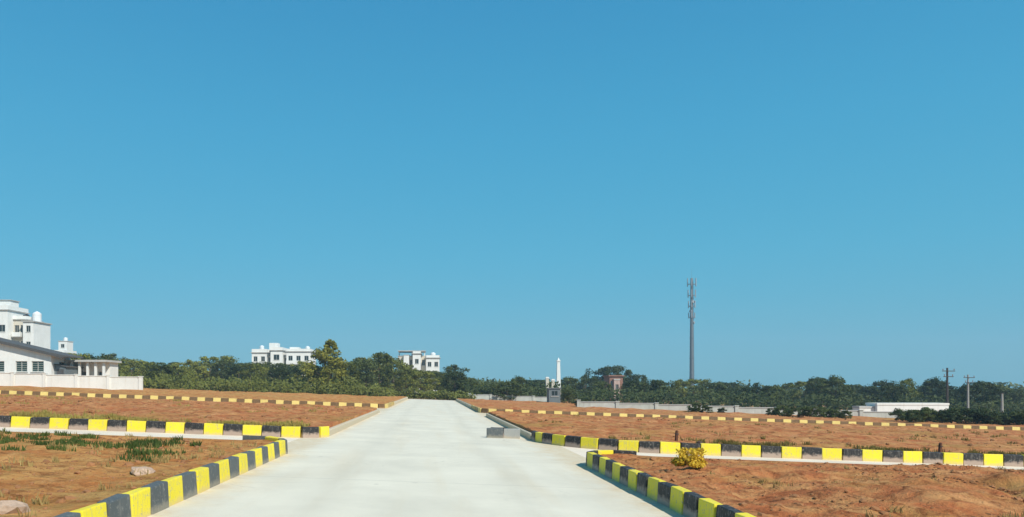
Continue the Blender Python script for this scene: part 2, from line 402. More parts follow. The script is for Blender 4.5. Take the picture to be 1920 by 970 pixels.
mounds = [(9.9, 12.6, 0.50, 0.19), (10.7, 12.1, 0.6, 0.16), (9.6, 11.6, 0.40, 0.15), (11.9, 13.0, 0.7, 0.10), (9.15, 12.4, 0.40, -0.14), (9.0, 11.6, 0.3, -0.10), (10.3, 11.2, 0.4, 0.12), (7.9, 11.3, 0.7, 0.12), (6.9, 10.2, 0.7, 0.10), (8.6, 10.4, 0.5, -0.10), (-7.2, 13.4, 0.9, 0.06), (6.4, 12.6, 0.9, 0.08)]
_, z_nl = plot_surface(P_nl, M['soil_ochre'], 70, 0.20, 0.10, 190, 190, 1.3, ynear=3.0)
_, z_nr = plot_surface(P_nr, M['soil_red'], 70, 0.20, 0.24, 190, 190, 4.1, ynear=3.0)
mounds = [(7.5, 26, 2.2, 0.10), (-9, 30, 3, 0.1), (13, 29, 3, 0.10)]
_, z_ml = plot_surface(P_ml, M['soil_red'], 85, 0.26, 0.20, 120, 90, 7.7)
_, z_mr = plot_surface(P_mr, M['soil_red'], 85, 0.26, 0.20, 120, 90, 9.2)
mounds = []
_, z_fl = plot_surface(P_fl, M['soil_ochre'], 90, 0.26, 0.25, 70, 50, 12.0)
_, z_fr = plot_surface(P_fr, M['soil_red'], 90, 0.26, 0.25, 70, 50, 15.0)

# ------------------------------------------------------------------ kerb stones
def kerb_mesh(name, mat, seed, sx=1.0, low=False):
    rnd = random.Random(seed); bm = bmesh.new()
    bmesh.ops.create_cube(bm, size=1.0)
    for vv in bm.verts:
        top = vv.co.z > 0
        vv.co.x *= (KL-0.020)*sx
        y = vv.co.y*KW
        if top and vv.co.y < 0: y += 0.022           # battered front face
        vv.co.y = y
        vv.co.z = KH if top else -0.12
        vv.co += Vector((rnd.uniform(-1, 1)*0.006, rnd.uniform(-1, 1)*0.006, rnd.uniform(-1, 1)*0.010))
    bmesh.ops.bevel(bm, geom=[e for e in bm.edges if max(v.co.z for v in e.verts) > 0.1], offset=0.016, segments=2, affect='EDGES', profile=0.6)
    bmesh.ops.recalc_face_normals(bm, faces=bm.faces)
    me = bpy.data.meshes.new(name); bm.to_mesh(me); bm.free(); me.materials.append(mat)
    return me
KM = {k: [kerb_mesh('kerb_stone', M[k], hash_ + i) for i in range(4)] for k, hash_ in (('yellow', 10), ('black', 30), ('cream', 50), ('brown_black', 70), ('grey_kerb', 90), ('grey_black', 110))}
krnd = random.Random(5)
def walk(path, step):
    """centres and tangents spaced by step along a polyline"""
    out = []; need = step/2; acc = 0.0
    segs = [(Vector(a), Vector(b)) for a, b in zip(path, path[1:])]
    for a, b in segs:
        L = (b-a).length
        while need <= acc+L+1e-9:
            t = (need-acc)/L; out.append((a.lerp(b, t), (b-a).normalized())); need += step
        acc += L
    return out
def place_kerbs(path, where, group, kinds=('yellow', 'black'), start=0, step=KL, skip=lambda x, y: False, front=None, ref='the junction', dz=0.0):
    """front: function (x,y)->vector the painted face looks to"""
    cnt = {}
    for i, (p, t) in enumerate(walk(path, step)):
        if skip(p.x, p.y): continue
        k = kinds[(i+start) % 2]
        n = Vector((t.y, -t.x))
        if front and n.dot(Vector(front(p.x, p.y))) < 0: t = -t
        t3 = Vector((t.x, t.y, (gz(p.x+t.x*0.3)-gz(p.x-t.x*0.3))/0.6)).normalized()
        up = Vector((0, 0, 1)); yv = up.cross(t3).normalized(); zv = t3.cross(yv)
        mw = Matrix((( t3.x, yv.x, zv.x, p.x + krnd.uniform(-1,1)*0.006), (t3.y, yv.y, zv.y, p.y + krnd.uniform(-1,1)*0.006), (t3.z, yv.z, zv.z, gz(p.x)+0.002+dz), (0,0,0,1)))
        mw = mw @ Euler((krnd.uniform(-1,1)*0.03, krnd.uniform(-1,1)*0.014, krnd.uniform(-1,1)*0.025)).to_matrix().to_4x4()
        o = obj('kerb_stone', KM[k][krnd.randrange(4)]); o.matrix_world = mw
        cnt[k] = cnt.get(k, 0)+1
        cn = {'yellow': 'yellow', 'black': 'black', 'cream': 'faded yellow', 'brown_black': 'dusty dark', 'grey_kerb': 'bare grey', 'grey_black': 'bleached black'}[k]
        tag(o, f'{ordw(cnt[k])} {cn} kerb stone from {ref}, {where}', 'kerb stone', group)
away_left = lambda x, y: (1, 0); away_right = lambda x, y: (-1, 0); to_cam = lambda x, y: (0, -1)
def rev(p): return list(reversed(p))

# near plots: painted run up the road, round the corner
def near_path(p, ya, yc):
    back = p.path_back(p.e+p.r1+.15)
    return rev([(p.side*(p.e+KW/2), ya)] + back)
place_kerbs(near_path(P_nl, 5.6, 16), 'front plot on shed side', 'painted kerb stones of the front plot on the shed side', front=lambda x, y: (1, 0.8), kinds=('yellow', 'grey_black'), start=1, ref='the lane corner')
place_kerbs(near_path(P_nr, 5.6, 16), 'front plot on mast side', 'painted kerb stones of the front plot on the mast side', front=lambda x, y: (-1, 0.8), start=1, ref='the lane corner')
# middle plots: rows facing us across the side road
place_kerbs(rev(P_ml.path_front(16.5)), 'shed-side middle row', 'painted kerb stones of the middle row on the shed side', front=lambda x, y: (0.5, -1), start=0, ref='the road')
place_kerbs(rev(P_mr.path_front(18.6)), 'mast-side middle row', 'painted kerb stones of the middle row on the mast side', front=lambda x, y: (-0.5, -1), start=1, ref='the road')
# far rows
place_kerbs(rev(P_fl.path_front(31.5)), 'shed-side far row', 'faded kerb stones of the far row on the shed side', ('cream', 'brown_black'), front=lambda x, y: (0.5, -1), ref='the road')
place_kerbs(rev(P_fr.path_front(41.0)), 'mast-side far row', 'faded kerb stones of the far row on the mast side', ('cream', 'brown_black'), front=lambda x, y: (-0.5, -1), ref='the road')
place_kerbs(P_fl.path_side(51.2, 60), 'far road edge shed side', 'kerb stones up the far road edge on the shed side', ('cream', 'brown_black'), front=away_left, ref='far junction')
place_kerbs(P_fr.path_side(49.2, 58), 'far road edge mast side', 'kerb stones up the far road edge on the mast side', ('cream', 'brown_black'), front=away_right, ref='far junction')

def edging(path, name='kerb', top=0.19, mat='edging'):     # continuous cast concrete edging, unpainted
    mb = MB(); pts = [Vector(p) for p in path]
    # resample so that it follows the fall of the ground
    res = []
    for a, b in zip(pts, pts[1:]):
        k = max(1, int((b-a).length/3.0))
        for i in range(k): res.append(a.lerp(b, i/k))
    res.append(pts[-1])
    sec = [(-KW/2, -0.1), (-KW/2, top-0.02), (-KW/2+0.02, top), (KW/2-0.02, top), (KW/2, top-0.02), (KW/2, -0.1)]
    for i, p in enumerate(res):
        t = (res[min(i+1, len(res)-1)]-res[max(i-1, 0)]).normalized(); n = Vector((t.y, -t.x))
        for (o_, z_) in sec:
            q = p+n*o_; mb.v.append((q.x, q.y, gz(q.x)+z_))
    m = len(sec)
    for i in range(len(res)-1):
        for j in range(m-1):
            a = i*m+j; mb.f.append((a, a+1, a+m+1, a+m))
    mb.f.append(tuple(range(m))); mb.f.append(tuple((len(res)-1)*m+j for j in range(m)))
    o = mb.build(name, M[mat]); tag(o, kind='structure'); return o
edging(P_ml.path_side(21.24, 41.8)); edging(P_mr.path_side(22.95, 41.8))
edging(P_ml.path_back(60)); edging(P_mr.path_back(60))
edging([(P_nl.side*(P_nl.e+P_nl.r1+.17), P_nl.y1-KW/2), (-60, P_nl.y1-KW/2)], top=0.19)
edging([(P_nr.side*(P_nr.e+P_nr.r1+.17), P_nr.y1-KW/2), (60, P_nr.y1-KW/2)], top=0.19)
# the long thin rest of the far road edge: one object per side
for p, a in ((P_fl, 60.3), (P_fr, 58.3)):
    edging(p.path_side(a, 94), top=0.26)

# bare grey kerb stones set out loose at the mouth of the middle plot
for i, (x, y, rz, k, lab) in enumerate(((1.98, 23.40, 0.03, 'grey_black', 'loose dark grey kerb stone set out nearest the middle of the road'),
                                   (2.52, 23.44, -0.04, 'grey_kerb', 'loose bare kerb stone between the dark grey one and the kerb corner'),
                                   (2.15, 23.95, 0.35, 'black', 'loose dark kerb stone skewed behind the grey ones on the road'))):
    o = obj('kerb_stone', KM[k][i]); o.location = (x, y, gz(x)+0.006); o.rotation_euler = (0, 0.02, rz); tag(o, lab, 'kerb stone', 'loose kerb stones at the road mouth')

# ------------------------------------------------------------------ foliage
def leaf_quad(mb, c, nrm, size, rnd):
    n = Vector(nrm)
    if n.length < 1e-4: n = Vector((0, 0, 1))
    n = (n.normalized() + Vector((rnd.uniform(-1,1), rnd.uniform(-1,1), rnd.uniform(-1,1)))*0.75).normalized()
    a = n.orthogonal().normalized(); b = n.cross(a); th = rnd.uniform(0, 2*PI)
    u = (a*math.cos(th)+b*math.sin(th))*size; v = (b*math.cos(th)-a*math.sin(th))*size*0.55
    c = Vector(c); k = len(mb.v)
    mb.v += [tuple(c-u), tuple(c+v*0.9-u*0.1), tuple(c+u), tuple(c-v*0.9+u*0.1)]; mb.f.append((k, k+1, k+2, k+3))

def crown_mesh(name, seed, shape, mat, H=6.0, R=2.7, clumps=48, per=80, leaf=0.165):
    rnd = random.Random(seed); mb = MB()
    for i in range(clumps):
        u = rnd.random(); ang = rnd.uniform(0, 2*PI)
        if shape == 'cone':
            hh = 0.10+0.90*u; rr = R*0.80*(1-u)**0.75*math.sqrt(rnd.random())+0.05
        elif shape == 'loose':
            hh = 0.30+0.66*u; rr = R*(0.35+0.65*math.sin(PI*min(1, max(0.05, (hh-0.18)/0.85))))*math.sqrt(rnd.uniform(0.1, 1))
        else:
            hh = 0.14+0.82*u; rr = R*math.sqrt(max(0.02, 1-((hh-0.50)/0.50)**2))*math.sqrt(rnd.uniform(0.05, 1))*0.85
        c = Vector((rr*math.cos(ang), rr*math.sin(ang), hh*H))
        cr = rnd.uniform(0.45, 0.95)*(0.55 if shape == 'cone' and u > 0.75 else 1.0)*(R/2.7)
        flat = rnd.uniform(0.55, 0.85)
        for j in range(int(per*rnd.uniform(0.6, 1.3))):
            d = Vector((rnd.gauss(0,1), rnd.gauss(0,1), rnd.gauss(0,1))).normalized()
            r = cr*rnd.random()**0.45
            q = c + Vector((d.x*r, d.y*r, d.z*r*flat))
            if q.z < 0.12: q.z = 0.12+rnd.random()*0.4
            leaf_quad(mb, q, d+Vector((0,0,0.35)), leaf*rnd.uniform(0.6, 1.3), rnd)
    return mb.mesh(name, mat)
def trunk_mesh(name, seed, H=6.0, R=2.7):
    rnd = random.Random(seed); mb = MB()
    p = Vector((0, 0, -0.3)); r = 0.17
    for i in range(4):
        q = p+Vector((rnd.uniform(-.15,.15), rnd.uniform(-.15,.15), H*0.17)); mb.tube(p, q, r, r*0.8, 7); 
        if i > 0:
            for _ in range(2):
                a = rnd.uniform(0, 2*PI); e = p+Vector((math.cos(a)*R*0.5, math.sin(a)*R*0.5, H*rnd.uniform(0.10, 0.22))); mb.tube(p, e, r*0.5, 0.03, 5)
        p, r = q, r*0.8
    return mb.mesh(name, M['bark'])
SH = ['round', 'loose', 'round', 'cone', 'loose', 'round']
PROT = {lm: [(crown_mesh('crown', 100+i+hs, SH[i], M[lm]), trunk_mesh('trunk', 200+i+hs), SH[i]) for i in range(6)] for lm, hs in (('leaf_sun', 0), ('leaf_dark', 50), ('leaf_warm', 0))}
trnd = random.Random(21)
def tree(px, Y, ytop, width_px, lm, proto, label, group, cat='tree', name='tree', base=None):
    x = px2x(px, Y); z0 = gz(x)+(0 if base is None else base); h = py2z(ytop, Y)-z0
    o = empty(name, (x, Y, z0-0.05), trnd.uniform(0, 2*PI))
    cm, tm, sh = PROT[lm][proto]
    sw = width_px/F*Y/5.4; o.scale = (sw, sw, h/6.15)
    obj('trunk', tm, o); obj('crown', cm, o)
    tag(o, label, cat, group); return o

top_pts = [(130,660),(200,668),(240,676),(280,682),(330,682),(385,672),(415,666),(440,680),(470,686),(500,684),(560,684),(585,668),(600,652),(622,640),(645,655),(665,676),(690,664),(735,664),(750,690),(775,695),(820,692),(838,680),(855,690),(880,708),(930,712),(950,703),(966,694),(985,704),(1005,708),(1025,692),(1040,704),(1070,708),(1095,698),(1120,677),(1160,671),(1185,686),(1200,702),(1300,708),(1400,714),(1490,716),(1515,704),(1545,700),(1575,708),(1600,716),(1635,716),(1655,709),(1720,706),(1760,708),(1790,716),(1850,714),(1880,722),(1930,726),(1990,728),(2060,724),(2150,730),(2300,732)]
def top_at(px):
    for (a, ya), (b, yb) in zip(top_pts, top_pts[1:]):
        if a <= px <= b: return ya+(yb-ya)*(px-a)/(b-a)
    return 700
words = {'round': 'round-crowned', 'loose': 'loose-crowned', 'cone': 'pointed'}
lefts, rights = [], []
px = 140.0
while px < 2260:
    big = px < 900
    Y = trnd.uniform(98, 138)
    if 560 < px < 600 or 650 < px < 690: Y = trnd.uniform(104, 125)
    wpx = trnd.uniform(52, 84)
    if 745 < px < 830 or 470 < px < 580: wpx = trnd.uniform(54, 68)
    pr = trnd.choice([0, 1, 2, 2, 4, 5, 5, 0])
    (lefts if px < 850 else rights).append((px, Y, top_at(px)+trnd.uniform(-2, 9), wpx, pr))
    px += trnd.uniform(20, 34) if px < 1000 else trnd.uniform(21, 36)
clear = [(1023, 1060), (1136, 1176)]                # the white pillar and the reddish house stay in view
lefts = [t for t in lefts if abs(t[0]-620) > 26]
rights = [(p, (trnd.uniform(146, 155) if any(a-24 < p < b+24 for a, b in clear) else Y), t, w_, k) for p, Y, t, w_, k in rights]
px = 205.0
while px < 850:                                     # a second, deeper rank thickens the belt beside the shed
    if abs(px-620) > 30: lefts.append((px, trnd.uniform(140, 150), top_at(px)+trnd.uniform(-4, 4), trnd.uniform(66, 90), trnd.choice([0, 2, 5, 1])))
    px += trnd.uniform(30, 42)
lefts.sort()
lefts = [(p, Y, t-4, w_, k) for p, Y, t, w_, k in lefts]
for n, (p, Y, t, w_, k) in enumerate(lefts):
    tree(p, Y, t, w_, ('leaf_warm' if 560 < p < 740 and trnd.random() < 0.6 else 'leaf_sun') if trnd.random() < 0.75 else 'leaf_dark', k, f'{words[SH[k]]} green tree, {ordw(n+1)} from the white shed in the belt behind', 'trees of the belt between shed and road')
for n, (p, Y, t, w_, k) in enumerate(rights):
    tree(p, Y, t, w_, 'leaf_dark' if trnd.random() < 0.85 else 'leaf_sun', k, f'{words[SH[k]]} dark tree, {ordw(n+1)} from the road in the belt below the mast', 'trees of the belt on the mast side')
tree(620, 96, 637, 92, 'leaf_warm', 3, 'tallest pointed tree rising beside the white three-storey house', 'trees of the belt between shed and road')
tree(612, 94, 650, 92, 'leaf_warm', 0, 'broad yellow-green tree hugging the foot of the tallest pointed tree', 'trees of the belt between shed and road')
tree(648, 97, 676, 62, 'leaf_warm', 5, 'low round tree on the road side of the tallest pointed tree', 'trees of the belt between shed and road')
tree(1132, 108, 708, 44, 'leaf_dark', 0, 'low dark tree overlapping the road-ward side of the reddish cottage', 'trees of the belt on the mast side')
tree(1184, 110, 706, 46, 'leaf_dark', 5, 'low dark tree overlapping the mast-ward side of the reddish cottage', 'trees of the belt on the mast side')
tree(1066, 90, 727, 36, 'leaf_dark', 2, 'small dark round tree beside the grey cabin', 'trees of the belt on the mast side')
tree(1541, 112, 699, 60, 'leaf_dark', 0, 'highest dark tree between the mast and the low white building', 'trees of the belt on the mast side')

def scrub(name, pts, n, leaf, mat, label, cat, seed, hfun):
    rnd = random.Random(seed); mb = MB()
    for i in range(n):
        x, y = pts(rnd); hh = hfun(x, y); z = gz(x)+hh*rnd.random()**0.8
        leaf_quad(mb, (x, y, z+0.05), (rnd.uniform(-1,1), -0.4, 0.7), leaf*rnd.uniform(0.6, 1.4), rnd)
    o = obj(name, mb.mesh(name, mat)); tag(o, label, cat, kind='stuff'); return o
def hn(s, lo, hi, seed): return lambda x, y: lo+(hi-lo)*max(0, min(1, 0.5+0.9*noise.noise(Vector((x*s, y*s, seed)))))
def seg_pts(xa, ya, xb, yb, dep):
    def f(r):
        t = r.random(); return xa+(xb-xa)*t+r.gauss(0, .3), ya+(yb-ya)*t+r.uniform(0, dep)
    return f
scrub('undergrowth', seg_pts(-45, 86, -5, 88, 9), 15000, 0.20, M['leaf_scrub'], 'dark tangled undergrowth at the foot of the tree belt by the shed', 'undergrowth', 3, hn(0.45, 0.2, 2.5, 2.0))
scrub('undergrowth', seg_pts(-6, 95.5, 5.5, 97.5, 3), 3600, 0.18, M['leaf_scrub'], 'olive undergrowth closing the far end of the road', 'undergrowth', 6, hn(0.4, 0.5, 1.5, 4.0))
scrub('undergrowth', seg_pts(4, 101, 80, 92, 9), 15000, 0.22, M['leaf_dark'], 'dark undergrowth along the wall below the mast', 'undergrowth', 4, hn(0.3, 0.9, 3.0, 7.0))
scrub('woods', seg_pts(-230, 225, 330, 205, 40), 30000, 0.75, M['leaf_dark'], 'far-off dark wood closing the horizon behind the trees', 'wood', 5, hn(0.05, 2.5, 6.5, 11.0))

# shrubs behind the far kerb on the mast side
srnd = random.Random(8)
SHRUB = [crown_mesh('foliage', 300+i, 'round', M['leaf_dark'], H=1.0, R=0.75, clumps=26, per=70, leaf=0.07) for i in range(3)]
STEM = [trunk_mesh('stem', 320+i, H=0.9, R=0.7) for i in range(1)]
spots = [(1305, 61, 0.9), (1325, 60.5, 0.7), (1448, 58, 0.7), (1466, 58, 0.9), (1486, 57, 0.8), (1506, 58, 0.9), (1524, 57, 0.9), (1546, 57.5, 0.9), (1566, 57, .8), (1586, 57, .7)] + [(1694+i*15+srnd.uniform(-5, 5), 54.5+srnd.uniform(-1.6, 1.6), srnd.uniform(0.9, 1.25)) for i in range(16)] + [(1090, 70, .8), (1352, 62, .5)]
spots.sort()
for n, (p, Y, s) in enumerate(spots):
    x = px2x(p, Y); o = empty('shrub', (x, Y, gz(x)+0.22), srnd.uniform(0, 6)); o.scale = (s*1.25, s*1.1, s*0.95)
    obj('foliage', SHRUB[n % 3], o); st = obj('stem', STEM[0], o); st.scale = (0.3, 0.3, 0.8)
    tag(o, f'low dark shrub, {ordw(n+1)} from the road in front of the grey wall', 'shrub', 'shrubs in front of the grey wall')

# golden bush on the front plot of the mast side
x = px2x(1293, 12.7); gb = empty('golden_bush', (x, 12.7, z_nr(x, 12.7)-0.03))
obj('foliage', crown_mesh('foliage', 401, 'round', M['leaf_gold'], H=0.37, R=0.31, clumps=60, per=110, leaf=0.030), gb)
s = obj('stem', trunk_mesh('stem', 402, H=0.5, R=0.3), gb); s.scale = (0.10, 0.10, 0.6)
gb.scale = (0.92, 0.92, 0.74)
tag(gb, 'golden yellow leafy bush on red soil of the front plot on mast side', 'bush')

# grass, weeds and clods
def blades(name, spots, zfn, mat, label, cat, seed, hb=0.12, w_=0.012):
    rnd = random.Random(seed); mb = MB()
    for (x, y, r, n) in spots:
        for i in range(n):
            a, d = rnd.uniform(0, 2*PI), r*math.sqrt(rnd.random()); bx, by = x+math.cos(a)*d, y+math.sin(a)*d*0.7
            z = zfn(bx, by)-0.01; h = hb*rnd.uniform(0.4, 1.3); t = rnd.uniform(0, 2*PI); ln = rnd.uniform(0.1, 0.7)*h
            dx, dy = math.cos(t)*w_, math.sin(t)*w_; ex, ey = rnd.uniform(-1,1)*ln, rnd.uniform(-1,1)*ln
            k = len(mb.v); mb.v += [(bx-dx, by-dy, z), (bx+dx, by+dy, z), (bx+ex*.5+dx*.7, by+ey*.5+dy*.7, z+h*.6), (bx+ex, by+ey, z+h), (bx+ex*.5-dx*.7, by+ey*.5-dy*.7, z+h*.6)]
            mb.f.append((k, k+1, k+2, k+3, k+4))
    o = obj(name, mb.mesh(name, mat)); tag(o, label, cat, kind='stuff')
r = random.Random(77)
weeds = []
for cxp, cyp, wd, n in ((-6.9, 13.4, 1.3, 26), (-5.2, 14.4, 0.8, 12), (-9.2, 13.8, 1.2, 16), (-4.9, 12.6, .6, 5), (-8, 15.2, 2.0, 12)):
    for i in range(n): weeds.append((cxp+r.gauss(0, wd*.5), cyp+r.gauss(0, .5), r.uniform(.10, .30), r.randint(50, 110)))
weeds = [q for q in weeds if q[1] < 16 and q[0] < -3.6]
blades('weeds', weeds, z_nl, M['grass_green'], 'green weeds growing in patches on the bare front plot', 'weeds', 1, 0.10, 0.012)
dry = []
for i in range(230):
    x, y = -3.5-9*r.random()**1.2, r.uniform(5.5, 16.0)
    if fbm(x, y, 0.4, 3.0) > -0.12: dry.append((x, y, r.uniform(.04, .16), r.randint(8, 30)))
blades('grass', dry, z_nl, M['grass_dry'], 'thin dry straw-coloured grass on the ochre front plot', 'grass', 2, 0.10, 0.008)
dry = []
for i in range(200):
    x, y = 3.6+11*r.random(), r.uniform(6.5, 16.0)
    if fbm(x, y, 0.4, 8.0) > 0.0: dry.append((x, y, r.uniform(.04, .14), r.randint(8, 26)))
blades('grass', dry, z_nr, M['grass_dry'], 'sparse dry grass tufts on the red front plot', 'grass', 3, 0.09, 0.008)

for p_, zf, X_, sd, lab in ((P_ml, z_ml, 19, 5, 'dry olive grass growing behind the middle kerb row on the shed side'), (P_mr, z_mr, 20, 6, 'dry olive grass growing behind the middle kerb row on the mast side')):
    gr_ = []
    for i in range(520):
        x = p_.side*(p_.e+0.5+(X_-p_.e)*r.random()); y = p_.y0+0.25+r.random()**2.2*1.3
        if abs(x) < p_.xe(y)+0.25: continue
        if fbm(x, y, 0.5, 2.0+sd) > -0.15: gr_.append((x, y, r.uniform(.06, .18), r.randint(10, 34)))
    for i in range(160):
        x = p_.side*(p_.e+1+(X_+6-p_.e)*r.random()); y = r.uniform(p_.y0+1.5, p_.y1-2)
        if fbm(x, y, 0.25, 6.0+sd) > 0.1: gr_.append((x, y, r.uniform(.08, .3), r.randint(14, 40)))
    blades('grass', gr_, zf, M['grass_olive'], lab, 'grass', sd, 0.12, 0.012)

def rock_mesh(name, mat, seed, sub=2, jag=0.35):
    bm = bmesh.new(); bmesh.ops.create_icosphere(bm, subdivisions=sub, radius=1.0)
    for v in bm.verts:
        v.co *= 1+jag*noise.noise(v.co*1.3+Vector((seed, 0, 0)))+0.12*noise.noise(v.co*4+Vector((0, seed, 0)))
    me = bpy.data.meshes.new(name); bm.to_mesh(me); bm.free(); me.materials.append(mat); return me
def clods(label, spots, zfn, seed, lo, hi):
    rnd = random.Random(seed); mb = MB()
    base = [rock_mesh('clod', None, i*3.1, 1, 0.5) for i in range(4)]
    for x, y in spots:
        me = rnd.choice(base); s = lo+(hi-lo)*rnd.random()**3; k = len(mb.v); rot = Euler((rnd.uniform(0, 6), rnd.uniform(0, 6), rnd.uniform(0, 6))).to_matrix()
        z = zfn(x, y)
        for v in me.vertices:
            q = rot @ v.co; mb.v.append((x+q.x*s, y+q.y*s, z+q.z*s*.7))
        for p in me.polygons: mb.f.append(tuple(k+i for i in p.vertices))
    o = obj('rubble', mb.mesh('rubble', M['clod'])); tag(o, label, 'rubble', kind='stuff')
clods('small soil clods strewn over the ochre front plot', [(-3.4-10*r.random(), r.uniform(5, 16)) for _ in range(1000)], z_nl, 5, 0.012, 0.08)
clods('red soil clods strewn over the front plot by the golden bush', [(3.5+12*r.random(), r.uniform(6, 16)) for _ in range(1500)], z_nr, 6, 0.010, 0.07)
clods('fine gravelly crumbs of red soil over the mast-side front plot', [(3.5+9*r.random()**.8, r.uniform(6.5, 15.8)) for _ in range(5000)], z_nr, 16, 0.006, 0.028)
clods('fine gravelly crumbs of ochre soil over the shed-side front plot', [(-3.4-8*r.random()**.8, r.uniform(5.5, 15.8)) for _ in range(4000)], z_nl, 15, 0.006, 0.025)
clods('soil clods strewn over the middle plot on the mast side', [(4+24*r.random(), r.uniform(20.5, 40)) for _ in range(700)], z_mr, 7, 0.015, 0.10)
clods('soil clods strewn over the middle plot on the shed side', [(-4-20*r.random(), r.uniform(21, 40)) for _ in range(900)], z_ml, 8, 0.02, 0.12)

# single stones and plot-marking stakes
def stone(px, Y, size, zfn, label, mat='stone', seed=1.0, flat=0.5):
    x = px2x(px, Y); o = obj('stone', rock_mesh('stone', M[mat], seed)); o.scale = (size, size*.8, size*flat); o.location = (x, Y, zfn(x, Y)+size*flat*.35); o.rotation_euler = (0.1, -0.08, seed)
    tag(o, label, 'stone'); 
stone(268, 10.0, 0.19, z_nl, 'pale pinkish stone lying on ochre soil behind the front kerb', seed=1.7, flat=.4)
stone(18, 6.9, 0.20, z_nl, 'pale stone lying in dry grass at the frame edge', seed=2.9, flat=.45)
stone(1312, 20.2, 0.11, z_mr, 'dark stone on soil just above the middle kerb row', 'stone_dark', 4.4, .8)
def stake(px, Y, h, zfn, label):
    x = px2x(px, Y); o = empty('marker_stake', (x, Y, zfn(x, Y)))
    mb = MB(); mb.prism_y([(-.035, -.15), (.035, -.15), (.030, h*.9), (0.004, h), (-.030, h*.9)], -.03, .03); mb.build('stake_post', M['stake'], o)
    mb = MB(); mb.box(-.045, .045, -.040, .040, h*.62, h*.70); mb.build('tie_wire', M['iron'], o)
    o.rotation_euler = (0.04, 0.05, 0.3); tag(o, label, 'stake', 'plot marker stakes')
stake(1268, 20.4, 0.29, z_mr, 'short reddish wooden stake standing beside the dark stone')
stake(1762, 20.3, 0.30, z_mr, 'short dark stake near the far end of middle kerb row')

# ------------------------------------------------------------------ buildings
def block(mb, x0, x1, y0, y1, z0, z1, front=(), side=(), rec=0.16):
    """box with recessed openings on the -y face (front: x0,x1,z0,z1) and the +x face (side: y0,y1,z0,z1)"""
    def face(U0, U1, ops, mk):
        us = sorted(set([U0, U1]+[o[0] for o in ops]+[o[1] for o in ops])); zs = sorted(set([z0, z1]+[o[2] for o in ops]+[o[3] for o in ops]))
        for a, b in zip(us, us[1:]):
            for c, d in zip(zs, zs[1:]):
                if any(o[0] <= a+1e-6 and b <= o[1]+1e-6 and o[2] <= c+1e-6 and d <= o[3]+1e-6 for o in ops): continue
                mb.quad(mk(a, c, 0), mk(b, c, 0), mk(b, d, 0), mk(a, d, 0))
        for (a, b, c, d) in ops:
            mb.quad(mk(a, c, 0), mk(a, c, rec), mk(a, d, rec), mk(a, d, 0)); mb.quad(mk(b, c, rec), mk(b, c, 0), mk(b, d, 0), mk(b, d, rec))
            mb.quad(mk(a, c, rec), mk(a, c, 0), mk(b, c, 0), mk(b, c, rec)); mb.quad(mk(a, d, 0), mk(a, d, rec), mk(b, d, rec), mk(b, d, 0))
            mb.quad(mk(a, c, rec), mk(b, c, rec), mk(b, d, rec), mk(a, d, rec))
    face(x0, x1, front, lambda u, z, r_: (u, y0+r_, z))
    face(y0, y1, side, lambda u, z, r_: (x1-r_, u, z))
    mb.quad((x1, y1, z0), (x0, y1, z0), (x0, y1, z1), (x1, y1, z1)); mb.quad((x0, y1, z0), (x0, y0, z0), (x0, y0, z1), (x0, y1, z1))
    mb.quad((x0, y0, z1), (x1, y0, z1), (x1, y1, z1), (x0, y1, z1))
def window(root, x0, x1, y, z0, z1, glass='glass', frame='frame', sidewall=False, grille=False, rec=0.16, name='window'):
    """frame plus pane (a sub-part) in an opening of the -y face at y, or of the +x face (sidewall: x0,x1 are y values and y the x of the face)"""
    t = 0.06
    def mk(mb, a, b, c, d, e0, e1):
        if sidewall: mb.box(y-e1, y-e0, a, b, c, d)
        else: mb.box(a, b, y+e0, y+e1, c, d)
    f = MB(); e0, e1 = rec-0.07, rec-0.004
    mk(f, x0+.003, x0+t, z0+.003, z1-.003, e0, e1); mk(f, x1-t, x1-.003, z0+.003, z1-.003, e0, e1)
    mk(f, x0+t, x1-t, z0+.003, z0+t, e0, e1); mk(f, x0+t, x1-t, z1-t, z1-.003, e0, e1)
    m = (x0+x1)/2; mk(f, m-.025, m+.025, z0+t, z1-t, e0, e1)
    if grille:
        k = 5
        for i in range(1, k): zz = z0+(z1-z0)*i/k; mk(f, x0+t, m-.025, zz-.012, zz+.012, e0, e1); mk(f, m+.025, x1-t, zz-.012, zz+.012, e0, e1)
    fo = f.build(name, M[frame], root)
    p = MB(); mk(p, x0+t+.002, m-.027, z0+t+.002, z1-t-.002, e0+.025, e0+.035); mk(p, m+.027, x1-t-.002, z0+t+.002, z1-t-.002, e0+.025, e0+.035)
    p.build('pane', M[glass], fo)
    s = MB()
    if not sidewall: s.box(x0-.08, x1+.08, y-.07, y-.003, z0-.08, z0-.01)
    else: s.box(y+.003, y+.07, x0-.08, x1+.08, z0-.08, z0-.01)
    s.build('sill', M['slab'], fo)
def tank(root, x, y, z, r_, h, mat='tank', name='water_tank'):
    mb = MB(); mb.tube((x, y, z), (x, y, z+h*.8), r_, r_, 16); mb.tube((x, y, z+h*.8+.001), (x, y, z+h*.95), r_*.97, r_*.45, 16); mb.tube((x, y, z+h*.95+.001), (x, y, z+h), r_*.3, r_*.3, 12)
    for i in (1, 2, 3): mb.tube((x, y, z+h*.2*i), (x, y, z+h*.2*i+.05), r_*1.03, r_*1.03, 16)
    return mb.build(name, M[mat], root)

